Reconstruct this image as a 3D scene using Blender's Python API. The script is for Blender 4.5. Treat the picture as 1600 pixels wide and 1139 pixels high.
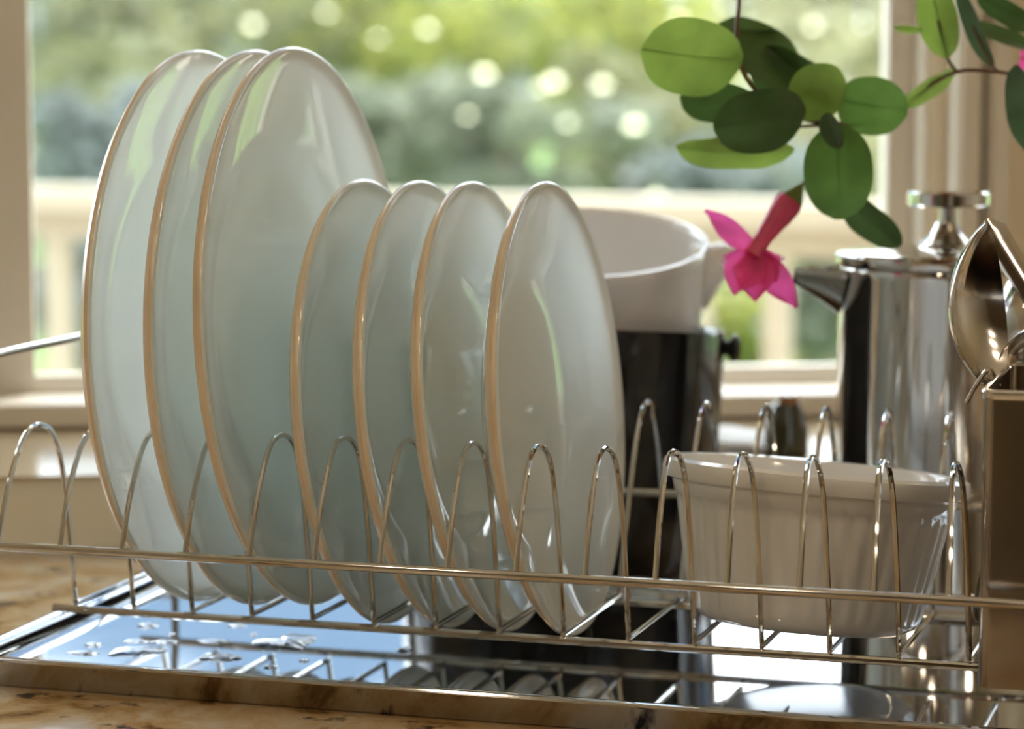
import bpy, bmesh, math, random
from math import sin, cos, pi, sqrt, atan2, tan
from mathutils import Vector, Matrix, Euler
for o in list(bpy.data.objects): bpy.data.objects.remove(o, do_unlink=True)
SC = bpy.context.scene; COL = SC.collection
# ------------------------------------------------------------------ camera, world, sun, exposure
ZC, PIT, F = 0.26471, 0.10978, 4027.18          # camera height above the counter, downward pitch, focal length in pixels of a 1600 frame
cd = bpy.data.cameras.new('camera'); cam = bpy.data.objects.new('camera', cd); COL.objects.link(cam)
cam.location = (0, 0, ZC); cam.rotation_euler = (pi/2-PIT, 0, 0)
cd.sensor_width = 36; cd.lens = F/1600*36; cd.clip_start = .05; cd.clip_end = 300
cd.dof.use_dof = True; cd.dof.focus_distance = 1.10; cd.dof.aperture_fstop = 7.0
SC.camera = cam
SC.view_settings.view_transform = 'Standard'; SC.view_settings.look = 'None'
SC.view_settings.exposure = 1.08; SC.view_settings.gamma = 1; SC.view_settings.use_curve_mapping = False
CLOUD_SHIFT, SKY = (5.55, 1.65, 0), 1.5
SUN_EL, SUN_AZ = math.radians(64), math.radians(24)      # azimuth to the right of the viewing direction
W = bpy.data.worlds.new('world'); SC.world = W; W.use_nodes = True
nt = W.node_tree; bg = nt.nodes['Background']
# partly cloudy sky: pale blue from horizon to zenith, white clouds, a haze brightening towards the sun
tc = nt.nodes.new('ShaderNodeTexCoord'); sx = nt.nodes.new('ShaderNodeSeparateXYZ'); nt.links.new(tc.outputs['Generated'], sx.inputs[0])
rp = nt.nodes.new('ShaderNodeValToRGB'); nt.links.new(sx.outputs[2], rp.inputs[0]); rp.color_ramp.elements[0].color = (.16, .24, .335, 1); rp.color_ramp.elements[1].color = (.105, .19, .365, 1)
cn = nt.nodes.new('ShaderNodeTexNoise'); cn.inputs['Scale'].default_value = 2.6; cn.inputs['Detail'].default_value = 5; cn.inputs['Roughness'].default_value = .55
mp = nt.nodes.new('ShaderNodeMapping'); mp.inputs['Location'].default_value = CLOUD_SHIFT; mp.inputs['Scale'].default_value = (1, 1, 2.2)
nt.links.new(tc.outputs['Generated'], mp.inputs[0]); nt.links.new(mp.outputs[0], cn.inputs['Vector'])
cr_ = nt.nodes.new('ShaderNodeValToRGB'); cr_.color_ramp.elements[0].position = .44; cr_.color_ramp.elements[1].position = .60; nt.links.new(cn.outputs['Fac'], cr_.inputs[0])
mxs = nt.nodes.new('ShaderNodeMix'); mxs.data_type = 'RGBA'; nt.links.new(cr_.outputs[0], mxs.inputs[0]); nt.links.new(rp.outputs[0], mxs.inputs[6]); mxs.inputs[7].default_value = (3.5, 3.8, 4.1, 1)
nt.links.new(mxs.outputs[2], bg.inputs[0]); bg.inputs[1].default_value = SKY
sd = bpy.data.lights.new('sun', 'SUN'); so = bpy.data.objects.new('sun', sd); COL.objects.link(so)
sd.energy = 4.5; sd.angle = 0.0095; sd.color = (1, .96, .90)
sv = Vector((sin(SUN_AZ)*cos(SUN_EL), cos(SUN_AZ)*cos(SUN_EL), sin(SUN_EL)))
so.rotation_euler = sv.to_track_quat('Z', 'Y').to_euler(); so.location = (3, 8, 9)
LAMP_POWER = 2.4                                         # radiance of the kitchen bulbs
SC.cycles.diffuse_bounces = 10; SC.cycles.glossy_bounces = 8; SC.cycles.transmission_bounces = 12; SC.cycles.max_bounces = 16
# ------------------------------------------------------------------ helpers
CT = -.0105                                              # top of the granite worktop
YAW = 0.2919
RO = Vector((-0.1999, 1.1208, 0.016))                     # rack origin on the counter
def r2w(x, y, z): return Vector((RO.x+x*cos(YAW)+y*sin(YAW), RO.y-x*sin(YAW)+y*cos(YAW), RO.z+z))
def ray(u, v):
    a = (u-800)/F; b = -(v-569.5)/F
    return Vector((a, cos(PIT)+b*sin(PIT), -sin(PIT)+b*cos(PIT)))
def at(u, v, Y): d = ray(u, v); return d*(Y/d.y)+Vector((0, 0, ZC))
def atz(u, v, z): d = ray(u, v); return d*((z-ZC)/d.z)+Vector((0, 0, ZC))
class MB:
    def __init__(s): s.v = []; s.f = []; s.m = []
    def add(s, vs, fs, mi=0):
        n = len(s.v); s.v += [tuple(x) for x in vs]; s.f += [tuple(i+n for i in q) for q in fs]; s.m += [mi]*len(fs); return s
    def box(s, a, b, M=None, mi=0):
        vs = [Vector((x, y, z)) for z in (a[2], b[2]) for y in (a[1], b[1]) for x in (a[0], b[0])]
        if M is not None: vs = [M @ x for x in vs]
        return s.add(vs, [(0,2,3,1),(4,5,7,6),(0,1,5,4),(2,6,7,3),(0,4,6,2),(1,3,7,5)], mi)
    def rings(s, R, closed=False, caps=True, mi=0):
        n = len(R[0]); vs = [p for r in R for p in r]; fs = []
        for i in range(len(R) if closed else len(R)-1):
            j = (i+1) % len(R)
            for k in range(n): fs.append((i*n+k, i*n+(k+1) % n, j*n+(k+1) % n, j*n+k))
        if caps and not closed: fs += [tuple(range(n))[::-1], tuple((len(R)-1)*n+k for k in range(n))]
        return s.add(vs, fs, mi)
    def tube(s, P, r, n=10, closed=False, mi=0):
        P = [Vector(p) for p in P]; rr = r if isinstance(r, (list, tuple)) else [r]*len(P)
        m = len(P); T = []
        for i in range(m):
            a = P[(i-1) % m] if (closed or i > 0) else P[i]; b = P[(i+1) % m] if (closed or i < m-1) else P[i]
            T.append((b-a).normalized())
        u = T[0].orthogonal().normalized(); R = []
        for i in range(m):
            u = (u-T[i]*u.dot(T[i])).normalized(); w = T[i].cross(u)
            R.append([P[i]+(u*cos(2*pi*k/n)+w*sin(2*pi*k/n))*rr[i] for k in range(n)])
        return s.rings(R, closed, True, mi)
    def lathe(s, prof, n=64, M=None, fn=None, mi=0, closed=False):
        R = []
        for (r, z) in prof:
            row = []
            for k in range(n):
                t = 2*pi*k/n; q = fn(t, r, z) if fn else Vector((r*cos(t), r*sin(t), z))
                row.append(M @ q if M is not None else q)
            R.append(row)
        return s.rings(R, closed, not closed, mi)
    def mesh(s, name, smooth=True):
        me = bpy.data.meshes.new(name); me.from_pydata(s.v, [], s.f); me.validate()
        if smooth: me.polygons.foreach_set('use_smooth', [True]*len(me.polygons))
        return me
    def obj(s, name, mats, parent=None, smooth=True, auto=35):
        me = s.mesh(name, smooth)
        for x in (mats if isinstance(mats, (list, tuple)) else [mats]): me.materials.append(x)
        if len(me.polygons) == len(s.m): me.polygons.foreach_set('material_index', s.m)
        bm = bmesh.new(); bm.from_mesh(me); bmesh.ops.recalc_face_normals(bm, faces=bm.faces)
        if smooth and auto:
            for e in bm.edges:
                if len(e.link_faces) == 2 and e.calc_face_angle(0) > math.radians(auto): e.smooth = False
        bm.to_mesh(me); bm.free()
        o = bpy.data.objects.new(name, me); COL.objects.link(o)
        if parent: o.parent = parent
        return o
def spline(P, n=8):
    P = [Vector(p) for p in P]; out = []
    for i in range(len(P)-1):
        a = P[max(i-1, 0)]; b = P[i]; c = P[i+1]; d = P[min(i+2, len(P)-1)]
        for k in range(n):
            t = k/n; out.append(.5*((2*b)+(c-a)*t+(2*a-5*b+4*c-d)*t*t+(3*b-a-3*c+d)*t**3))
    return out+[P[-1]]
def tag(o, label=None, cat=None, group=None, kind=None):
    if label: o['label'] = label
    if cat: o['category'] = cat
    if group: o['group'] = group
    if kind: o['kind'] = kind
    return o
def thing(name, label, cat, loc=(0,0,0), rot=(0,0,0), group=None, kind=None):
    o = bpy.data.objects.new(name, None); COL.objects.link(o); o.location = loc; o.rotation_euler = rot; o.empty_display_size = .02
    return tag(o, label, cat, group, kind)
def copy_tree(o, parent=None):
    c = o.copy(); COL.objects.link(c)
    if parent: c.parent = parent
    for ch in list(o.children): copy_tree(ch, c)
    return c
# ------------------------------------------------------------------ materials
def mat(name, col, rough=.5, metal=0, **kw):
    m = bpy.data.materials.new(name); m.use_nodes = True; b = m.node_tree.nodes['Principled BSDF']
    b.inputs['Base Color'].default_value = (*col, 1); b.inputs['Roughness'].default_value = rough; b.inputs['Metallic'].default_value = metal
    for k, x in kw.items(): b.inputs[k].default_value = x
    return m
def nodes(m): return m.node_tree, m.node_tree.nodes['Principled BSDF']
def tex(t, kind, scale, coord=None, **kw):
    n = t.nodes.new(kind); n.inputs['Scale'].default_value = scale
    for k, x in kw.items(): n.inputs[k].default_value = x
    if coord is None:
        c = t.nodes.new('ShaderNodeTexCoord'); coord = c.outputs['Object']
    t.links.new(coord, n.inputs['Vector']); return n
def ramp(t, src, stops):
    r = t.nodes.new('ShaderNodeValToRGB'); e = r.color_ramp.elements
    while len(e) < len(stops): e.new(.5)
    for i, (p, c) in enumerate(stops): e[i].position = p; e[i].color = (*c, 1)
    t.links.new(src, r.inputs[0]); return r
def bump(t, b, src, strength, dist):
    n = t.nodes.new('ShaderNodeBump'); n.inputs['Strength'].default_value = strength; n.inputs['Distance'].default_value = dist
    t.links.new(src, n.inputs['Height']); t.links.new(n.outputs[0], b.inputs['Normal'])
def vary(m, amount, scale, detail=4):
    t, b = nodes(m); c = b.inputs['Base Color'].default_value[:3]
    n = tex(t, 'ShaderNodeTexNoise', scale, Detail=detail)
    r = ramp(t, n.outputs['Fac'], [(.3, [x*(1-amount) for x in c]), (.7, [min(1, x*(1+amount)) for x in c])])
    t.links.new(r.outputs[0], b.inputs['Base Color']); return m
M_porc = mat('white_glaze', (.93, .945, .94), .07, 0, **{'IOR': 1.6, 'Coat Weight': .3, 'Coat Roughness': .03})
def porcelain(m, fac, ior, rough):                        # thin fired clay: diffuse and faintly translucent body under a clear glaze
    t = m.node_tree; b = t.nodes['Principled BSDF']; c = b.inputs['Base Color'].default_value[:]; t.nodes.remove(b)
    df = t.nodes.new('ShaderNodeBsdfDiffuse'); df.inputs[0].default_value = c; tl = t.nodes.new('ShaderNodeBsdfTranslucent'); tl.inputs[0].default_value = (.95, .985, .975, 1)
    ms = t.nodes.new('ShaderNodeMixShader'); ms.inputs[0].default_value = fac; t.links.new(df.outputs[0], ms.inputs[1]); t.links.new(tl.outputs[0], ms.inputs[2])
    g = t.nodes.new('ShaderNodeBsdfGlossy'); g.inputs['Roughness'].default_value = rough; fr = t.nodes.new('ShaderNodeFresnel'); fr.inputs[0].default_value = ior
    geo = t.nodes.new('ShaderNodeNewGeometry'); inv = t.nodes.new('ShaderNodeMath'); inv.operation = 'SUBTRACT'; inv.inputs[0].default_value = 1; t.links.new(geo.outputs['Backfacing'], inv.inputs[1])
    mu = t.nodes.new('ShaderNodeMath'); mu.operation = 'MULTIPLY'; t.links.new(fr.outputs[0], mu.inputs[0]); t.links.new(inv.outputs[0], mu.inputs[1])
    m2 = t.nodes.new('ShaderNodeMixShader'); t.links.new(mu.outputs[0], m2.inputs[0]); t.links.new(ms.outputs[0], m2.inputs[1]); t.links.new(g.outputs[0], m2.inputs[2])
    t.links.new(m2.outputs[0], t.nodes['Material Output'].inputs[0])
porcelain(M_porc, .66, 1.58, .05)
M_rim = vary(mat('tan_rim', (.76, .63, .46), .22, 0), .08, 30)
M_porc2 = mat('white_porcelain', (.84, .85, .85), .1, 0, **{'IOR': 1.55})
M_steel = mat('polished_steel', (.66, .64, .61), .07, 1)
t, b = nodes(M_steel); n = tex(t, 'ShaderNodeTexNoise', 90, Detail=3)
r = ramp(t, n.outputs['Fac'], [(.3, (.05,)*3), (.8, (.11,)*3)]); t.links.new(r.outputs[0], b.inputs['Roughness'])
M_wire = vary(mat('chromed_wire', (.62, .60, .56), .08, 1), .1, 60)
M_tray = mat('tray_steel', (.62, .63, .65), .06, 1)
t, b = nodes(M_tray); n = tex(t, 'ShaderNodeTexNoise', 14, Detail=6)
r = ramp(t, n.outputs['Fac'], [(.3, (.03,)*3), (.75, (.075,)*3)]); t.links.new(r.outputs[0], b.inputs['Roughness'])
M_cut = mat('cutlery_steel', (.64, .61, .57), .13, 1)
M_box = vary(mat('brushed_steel', (.40, .34, .28), .13, 1), .12, 25)
M_black = mat('black_gloss', (.008, .008, .009), .12, 0, **{'IOR': 1.5})
M_blackp = mat('black_plastic', (.012, .012, .013), .35)
M_water = bpy.data.materials.new('water'); M_water.use_nodes = True; t = M_water.node_tree
b = t.nodes['Principled BSDF']; b.inputs['Transmission Weight'].default_value = 1; b.inputs['IOR'].default_value = 1.33; b.inputs['Roughness'].default_value = 0
b.inputs['Base Color'].default_value = (1, 1, 1, 1)
M_cream = vary(mat('cream_paint', (.72, .64, .50), .42), .05, 9)
M_frame = vary(mat('window_paint', (.70, .66, .58), .4), .04, 9)
M_splash = vary(mat('beige_backsplash', (.93, .88, .74), .35), .06, 6)
M_ledge = vary(mat('beige_ledge', (.60, .49, .33), .16), .05, 8)
M_ceil = mat('ceiling_paint', (.72, .68, .60), .8)
M_room = vary(mat('room_wall_paint', (.24, .165, .10), .7), .05, 3)
M_floor = vary(mat('wood_floor', (.25, .14, .07), .4), .25, 7)
M_wood = vary(mat('cabinet_wood', (.22, .11, .05), .4), .2, 12)
M_deck = vary(mat('pale_deck_paint', (.30, .26, .185), .6), .06, 5)
M_deckfloor = vary(mat('deck_board', (.45, .38, .30), .7), .1, 8)
M_glass = bpy.data.materials.new('window_glass'); M_glass.use_nodes = True; t = M_glass.node_tree; t.nodes.remove(t.nodes['Principled BSDF'])
tr = t.nodes.new('ShaderNodeBsdfTransparent'); gl = t.nodes.new('ShaderNodeBsdfGlossy'); gl.inputs['Roughness'].default_value = .02
lw = t.nodes.new('ShaderNodeLayerWeight'); lw.inputs[0].default_value = .25; mx = t.nodes.new('ShaderNodeMixShader')
mu = t.nodes.new('ShaderNodeMath'); mu.operation = 'MULTIPLY'; mu.inputs[1].default_value = .5
tr.inputs[0].default_value = (.97, .98, .97, 1)
t.links.new(lw.outputs['Fresnel'], mu.inputs[0]); t.links.new(mu.outputs[0], mx.inputs[0]); t.links.new(tr.outputs[0], mx.inputs[1]); t.links.new(gl.outputs[0], mx.inputs[2])
t.links.new(mx.outputs[0], t.nodes['Material Output'].inputs[0])
# granite: golden ground, brown clouds, dark mineral flecks
M_gran = mat('granite', (.5, .33, .16), .12); t, b = nodes(M_gran)
n1 = tex(t, 'ShaderNodeTexNoise', 13, Detail=8, Roughness=.65, Distortion=.8)
r1 = ramp(t, n1.outputs['Fac'], [(.30, (.045, .022, .013)), (.38, (.24, .135, .05)), (.45, (.54, .36, .17)), (.52, (.64, .50, .32)), (.59, (.68, .61, .51)), (.70, (.76, .73, .68))])
v1 = tex(t, 'ShaderNodeTexNoise', 40, Detail=5, Roughness=.6)
r2 = ramp(t, v1.outputs['Fac'], [(.60, (0, 0, 0)), (.68, (1, 1, 1))])
mixc = t.nodes.new('ShaderNodeMix'); mixc.data_type = 'RGBA'; t.links.new(r2.outputs[0], mixc.inputs[0])
t.links.new(r1.outputs[0], mixc.inputs[6]); mixc.inputs[7].default_value = (.035, .035, .05, 1); t.links.new(mixc.outputs[2], b.inputs['Base Color'])
def leafmat(name, col, trans, tw=.55, rough=.35, sc=40):
    m = bpy.data.materials.new(name); m.use_nodes = True; t = m.node_tree; b = t.nodes['Principled BSDF']
    nz = tex(t, 'ShaderNodeTexNoise', sc, Detail=3)
    r = ramp(t, nz.outputs['Fac'], [(.3, [x*.65 for x in col]), (.7, [x*1.25 for x in col])]); t.links.new(r.outputs[0], b.inputs['Base Color'])
    b.inputs['Roughness'].default_value = rough
    tl = t.nodes.new('ShaderNodeBsdfTranslucent')
    r3 = ramp(t, nz.outputs['Fac'], [(.3, [x*.75 for x in trans]), (.7, [min(1, x*1.2) for x in trans])]); t.links.new(r3.outputs[0], tl.inputs[0])
    ms = t.nodes.new('ShaderNodeMixShader'); ms.inputs[0].default_value = tw
    t.links.new(b.outputs[0], ms.inputs[1]); t.links.new(tl.outputs[0], ms.inputs[2]); t.links.new(ms.outputs[0], t.nodes['Material Output'].inputs[0])
    return m
M_leaf = leafmat('vine_leaf', (.07, .13, .03), (.30, .42, .07), .5, .3)
M_leafd = leafmat('vine_leaf_dark', (.045, .075, .035), (.08, .15, .03), .3, .25)
M_leafm = leafmat('vine_leaf_mid', (.05, .10, .03), (.15, .27, .05), .45, .3)
M_leafg = leafmat('vine_leaf_grey', (.09, .13, .09), (.08, .16, .05), .3, .3)
M_stem = mat('vine_stem', (.12, .06, .03), .5)
M_petal = leafmat('petal', (.80, .09, .30), (.95, .12, .42), .5, .4)
M_throat = leafmat('petal_throat', (.72, .12, .24), (.85, .16, .26), .35, .4)
M_calyx = leafmat('calyx', (.25, .30, .10), (.3, .4, .1), .4, .4)
# ------------------------------------------------------------------ the setting
def struct(name, mb, m, smooth=False):
    return tag(mb.obj(name, m, None, smooth), kind='structure')
WA = 0.112; WT = Vector((cos(WA), sin(WA), 0)); WN = Vector((-sin(WA), cos(WA), 0))
def frame(p): return Matrix(((WT.x, WN.x, 0, p[0]), (WT.y, WN.y, 0, p[1]), (0, 0, 1, 0), (0, 0, 0, 1)))
WM = frame((-.3124, 1.7177))                              # window wall: s along, d outward, z up
LM = frame((-.2716, 1.4936))                              # front of the low ledge between worktop and wall
ZH, ZS, CEIL, FLO = 1.12, .0462, 1.55, -.9305             # window head, sill underside, ceiling, floor
S0, S1, S2, S3, S4, S5 = -.072, .6038, .79, 1.60, -.86, -.165   # added left window from S4 to S5, window_1 from S0 to S1, window_2 from S2 to S3
ZT = ZS+.0063                                             # top of the inner sill board
XL, XR, YB = -1.6, 1.9, -2.6
wb = MB()
for a, b_ in (((-2.2, 0, FLO), (S4, .085, CEIL)), ((S4, 0, FLO), (S3, .085, ZS-.008)), ((S4, 0, ZH), (S3, .085, CEIL)), ((S5, 0, ZS-.008), (S0, .085, ZH)), ((S1, 0, ZS-.008), (S2, .085, ZH)), ((S3, 0, FLO), (3.2, .085, CEIL))):
    wb.box(a, b_, WM)
struct('wall_back', wb, M_cream)
struct('wall_left', MB().box((XL-.1, YB, FLO), (XL, 1.60, CEIL)), M_cream)
struct('wall_right', MB().box((XR, YB, FLO), (XR+.1, 1.98, CEIL)), M_cream)
struct('wall_front', MB().box((XL-.1, YB-.1, FLO), (XR+.1, YB, CEIL)), M_room)
struct('floor', MB().box((XL-.1, YB-.1, FLO-.05), (XR+.1, 2.02, FLO)), M_floor)
struct('ceiling', MB().box((XL-.1, YB-.1, CEIL), (XR+.1, 2.1, CEIL+.1)), M_ceil)
struct('sun_block_eave', MB().box((-2.6, .05, 1.32), (3.4, .50, 1.42), WM), M_frame)  # unseen eave, its depth set to keep the sun off the ledge
# low ledge that carries the window board, with a pale joint along the worktop
struct('trim_1', MB().box((-1.30, 0, CT), (2.4, .226, .0325), LM), M_splash)
struct('trim_2', MB().box((-1.30, -.0035, .0325), (2.4, .226, .0350), LM), M_ledge)
struct('trim_3', MB().box((-1.30, -.010, CT), (2.4, 0, CT+.0035), LM), M_frame)
# inner sill board under both windows
struct('trim_4', MB().box((S4-.03, -.034, ZS-.0086), (S3+.03, .09, ZT), WM), M_frame)
# casings between the two windows, built as stepped mouldings
struct('trim_5', MB().box((S1, -.005, ZT), (.6155, .02, ZH), WM), M_cream)
struct('trim_6', MB().box((.6155, -.025, ZT), (.6335, 0, ZH), WM).box((.6178, -.030, ZT), (.6312, -.025, ZH), WM), M_frame)
struct('trim_7', MB().box((.6380, -.025, ZT), (.6538, 0, ZH), WM).box((.6402, -.030, ZT), (.6516, -.025, ZH), WM), M_frame)
struct('trim_8', MB().box((.6538, -.007, ZT), (S2, .02, ZH), WM), M_cream)
def window(name, a, b_, fw):
    w = thing(name, None, None, kind='structure')
    def P(nm, mb, m=M_frame): return mb.obj(nm, m, w, False)
    P('jamb', MB().box((a, 0, ZT), (a+.004, .085, ZH), WM)); P('jamb', MB().box((b_-.004, 0, ZT), (b_, .085, ZH), WM))
    P('bottom_rail', MB().box((a+fw[0], .032, ZT), (b_-fw[1], .044, ZT+.012), WM).box((a+fw[0], .025, ZT), (b_-fw[1], .032, ZT+.007), WM))
    P('top_rail', MB().box((a+fw[0], .032, ZH-.04), (b_-fw[1], .044, ZH), WM))
    P('stile', MB().box((a+.004, .025, ZT), (a+fw[0], .044, ZH), WM)); P('stile', MB().box((b_-fw[1], .025, ZT), (b_-.004, .044, ZH), WM))
    P('glass_pane', MB().box((a+fw[0]-.003, .036, ZT+.009), (b_-fw[1]+.003, .039, ZH-.035), WM), M_glass)
    return w
window('window_1', S0, S1, (.0628, .0227)); window('window_2', S2, S3, (.03, .03)); window('fill_window', S4, S5, (.03, .03))  # left window is unseen, added to light the backs of the plates
for a, b_ in ((S0, S1), (S2, S3), (S4, S5)):                         # light portals in the two window openings
    ld = bpy.data.lights.new('portal', 'AREA'); ld.shape = 'RECTANGLE'; ld.size = b_-a; ld.size_y = ZH-ZS; ld.cycles.is_portal = True
    lo = bpy.data.objects.new('portal', ld); COL.objects.link(lo)
    R = Matrix((WT, Vector((0, 0, 1)), WT.cross(Vector((0, 0, 1))))).transposed()
    lo.matrix_world = Matrix.Translation(WM @ Vector(((a+b_)/2, .084, (ZH+ZS)/2))) @ R.to_4x4()
# worktop and the cabinet under it
ct = MB(); q = [Vector((-1.45, .55, 0)), Vector((1.95, .55, 0)), LM @ Vector((2.24, 0, 0)), LM @ Vector((-1.30, 0, 0))]
q = [p+Vector((0, 0, CT)) for p in q]; ct.add([p+Vector((0, 0, -.03)) for p in q]+q, [(0,1,2,3),(4,5,6,7),(0,1,5,4),(1,2,6,5),(2,3,7,6),(3,0,4,7)])
tag(ct.obj('countertop', M_gran, None, False), 'polished golden brown granite worktop with dark flecks under the dish rack', 'countertop')
cb = thing('base_cabinet', 'brown wooden base cabinet carrying the granite worktop', 'cabinet', (.2, .9, FLO))
MB().box((-1.55, -.25, .08), (1.6, .35, .89)).box((-1.55, -.18, 0), (1.6, .35, .08)).obj('body', M_wood, cb, False)
for i in range(5):
    d = MB().box((-1.53+i*.626, -.272, .1), (-.93+i*.626, -.25, .87)).box((-1.46+i*.626, -.278, .17), (-1.0+i*.626, -.272, .8)).obj('door', M_wood, cb, False)
    MB().tube([(-.97+i*.626, -.273, .55), (-.97+i*.626, -.30, .56), (-.97+i*.626, -.30, .66), (-.97+i*.626, -.273, .67)], .005, 8).obj('handle', M_steel, d)
# pendant lamps over the kitchen, behind the camera: the warm light inside
M_bulb = bpy.data.materials.new('lit_bulb'); M_bulb.use_nodes = True; b = nodes(M_bulb)[1]
b.inputs['Emission Color'].default_value = (1, .80, .58, 1); b.inputs['Emission Strength'].default_value = LAMP_POWER*8
for i, (x, y) in enumerate(((-.60, .45), (-.42, .12), (-.24, -.20), (.72, .36), (.86, -.05), (.60, .66))):  # last bulb is unseen, added to brighten the plates from the right
    p = thing('pendant_lamp', ('round warm pendant bulb, nearest the window of the three on the left', 'round warm pendant bulb, middle one of the three on the left', 'round warm pendant bulb, farthest from the window on the left', 'round warm pendant bulb, middle one of the three on the right', 'round warm pendant bulb, farthest from the window on the right', 'round warm bulb added to brighten the plates, nearest the window on the right')[i], 'lamp', (x, y, .82), group='pendant bulbs over the worktop')
    MB().lathe([(0.0005, .04), (.02, .036), (.034, .02), (.04, 0), (.034, -.02), (.02, -.036), (.0005, -.04)], 20).obj('bulb', M_bulb, p)
    MB().lathe([(.012, .04), (.016, .044), (.016, .085), (.006, .09)], 16).obj('socket', M_blackp, p); MB().tube([(0, 0, .088), (0, 0, CEIL-.82)], .003, 8).obj('cord', M_blackp, p)
# ------------------------------------------------------------------ draining tray
ROT = (0, 0, -YAW)
def TF(y): return -.0185+.002*(y-.12)                      # nearly level basin floor
tray = thing('draining_tray', 'shallow polished steel draining tray under the wire rack, wet at its near left corner', 'tray', r2w(0, 0, -.0265), ROT)
def loop(x0, y0, x1, y1, r, z, n=8):
    out = []
    for cx, cy, a0 in ((x1-r, y1-r, 0), (x0+r, y1-r, pi/2), (x0+r, y0+r, pi), (x1-r, y0+r, 1.5*pi)):
        for k in range(n+1): t_ = a0+pi/2*k/n; out.append(Vector((cx+r*cos(t_), cy+r*sin(t_), z)))
    return out
TX0, TY0, TX1, TY1 = -.0610, .0120, .58, .285
def tl(i, z=None): return [Vector((p.x, p.y, (TF(p.y) if z is None else z)+.0265)) for p in loop(TX0+i, TY0+i, TX1-i, TY1-i, max(.020-i, .004), 0)]
m = MB(); lo_ = tl(.0135); m.add(lo_, [tuple(range(len(lo_)))]); lo2 = [p+Vector((0, 0, -.0008)) for p in lo_]; m.add(lo2, [tuple(range(len(lo_)))[::-1]]); m.rings([lo_, lo2], caps=False)
m.obj('basin', M_tray, tray, auto=20)
m = MB().rings([tl(.0118, -.0263), tl(.0108, -.0258), tl(.0018, -.0135), tl(.0002, -.0125), tl(0, -.0118), tl(.0004, -.0111), tl(.0014, -.0107), tl(.0036, -.0107), tl(.0046, -.0112), tl(.0050, -.0120), tl(.0058, -.0124), tl(.0078, -.0122), tl(.0086, -.0127), tl(.0096, -.0170), tl(.0104, -.0180), tl(.0118, -.0184), tl(.0135), tl(.0135, -.0205), tl(.0128, -.0250)], caps=False, closed=True)
m.obj('rim', M_tray, tray, auto=28)
# ------------------------------------------------------------------ wire dish rack
rack = thing('dish_rack', 'chromed wire dish rack with a row of looped dividers, holding the plates', 'rack', r2w(0, 0, -.0265), ROT)
def Z(z): return z+.0265
S = .03; YF, YR, ZM = .0754, .1702, .0431
def wire(k):
    x = S*k; a = -.0042; rdx = S*.06
    P = [(x, .0005, ZM), (x+a*.25, .0105, .0625), (x+a*.5, .0205, .0755), (x+a*.75, .0305, .0850), (x+a*.95, .0405, .0899), (x+a, .0500, .0909), (x+a*.95, .0590, .0882), (x+a*.8, .0655, .0815), (x+a*.6, .0690, .0700), (x+a*.35, .0715, .0500), (x+a*.1, .0738, .0220), (x, .0752, .0060), (x, .0766, .0030), (x, .0800, .0024),
         (x+rdx*.5, .123, .0024), (x+rdx, .1655, .0024), (x+rdx, .1690, .0032), (x+rdx, .1705, .0065), (x+rdx, .1765, .0220), (x+rdx, .1880, .0470), (x+rdx, .1990, .0690), (x+rdx, .2070, .0800), (x+rdx, .2150, .0868), (x+rdx, .2237, .0897), (x+rdx, .2318, .0868), (x+rdx, .2385, .0795), (x+rdx, .2470, .0640), (x+rdx, .2560, .0380)]
    return MB().tube([(p[0], p[1], Z(p[2])) for p in spline(P, 5)], .00125, 8)
for k in range(-1, 14): wire(k).obj('wire', M_wire, rack)
def rod(nm, P, r=.0019, n=10): return MB().tube([(p[0], p[1], Z(p[2])) for p in P], r, n).obj(nm, M_wire, rack)
rod('bottom_rail', [(-.0420, YF+.001, -.0005), (.503, YF+.001, -.0005)]); rod('bottom_rail', [(-.0405, YR, -.0012), (.503, YR, -.0012)])
def endloop(x, sg):
    return spline([(x-sg*.012, 0, ZM), (x-sg*.003, .002, ZM+.002), (x, .008, .06), (x, .018, .10), (x, .034, .1185), (x, .06, .1218), (x, .13, .1218), (x, .20, .1218), (x, .224, .1185), (x, .24, .10), (x, .25, .06), (x-sg*.003, .2555, .041), (x-sg*.012, .2565, .0385)], 6)
rod('outer_rail', [(-.050, 0, ZM), (.502, 0, ZM)], .0021, 12); rod('outer_rail', [(-.050, .2565, .0385), (.502, .2565, .0385)], .0021, 12)
rod('end_handle', endloop(-.060, -1), .0021, 12); rod('end_handle', endloop(.514, 1), .0021, 12)
for x in (-.0605, .514):
    for y in (.0, .2565): rod('foot', [(x, y+(.004 if y == 0 else -.004), .045), (x, y, .02), (x, y, -.026 if y == 0 else -.0105)], .0021)
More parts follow.
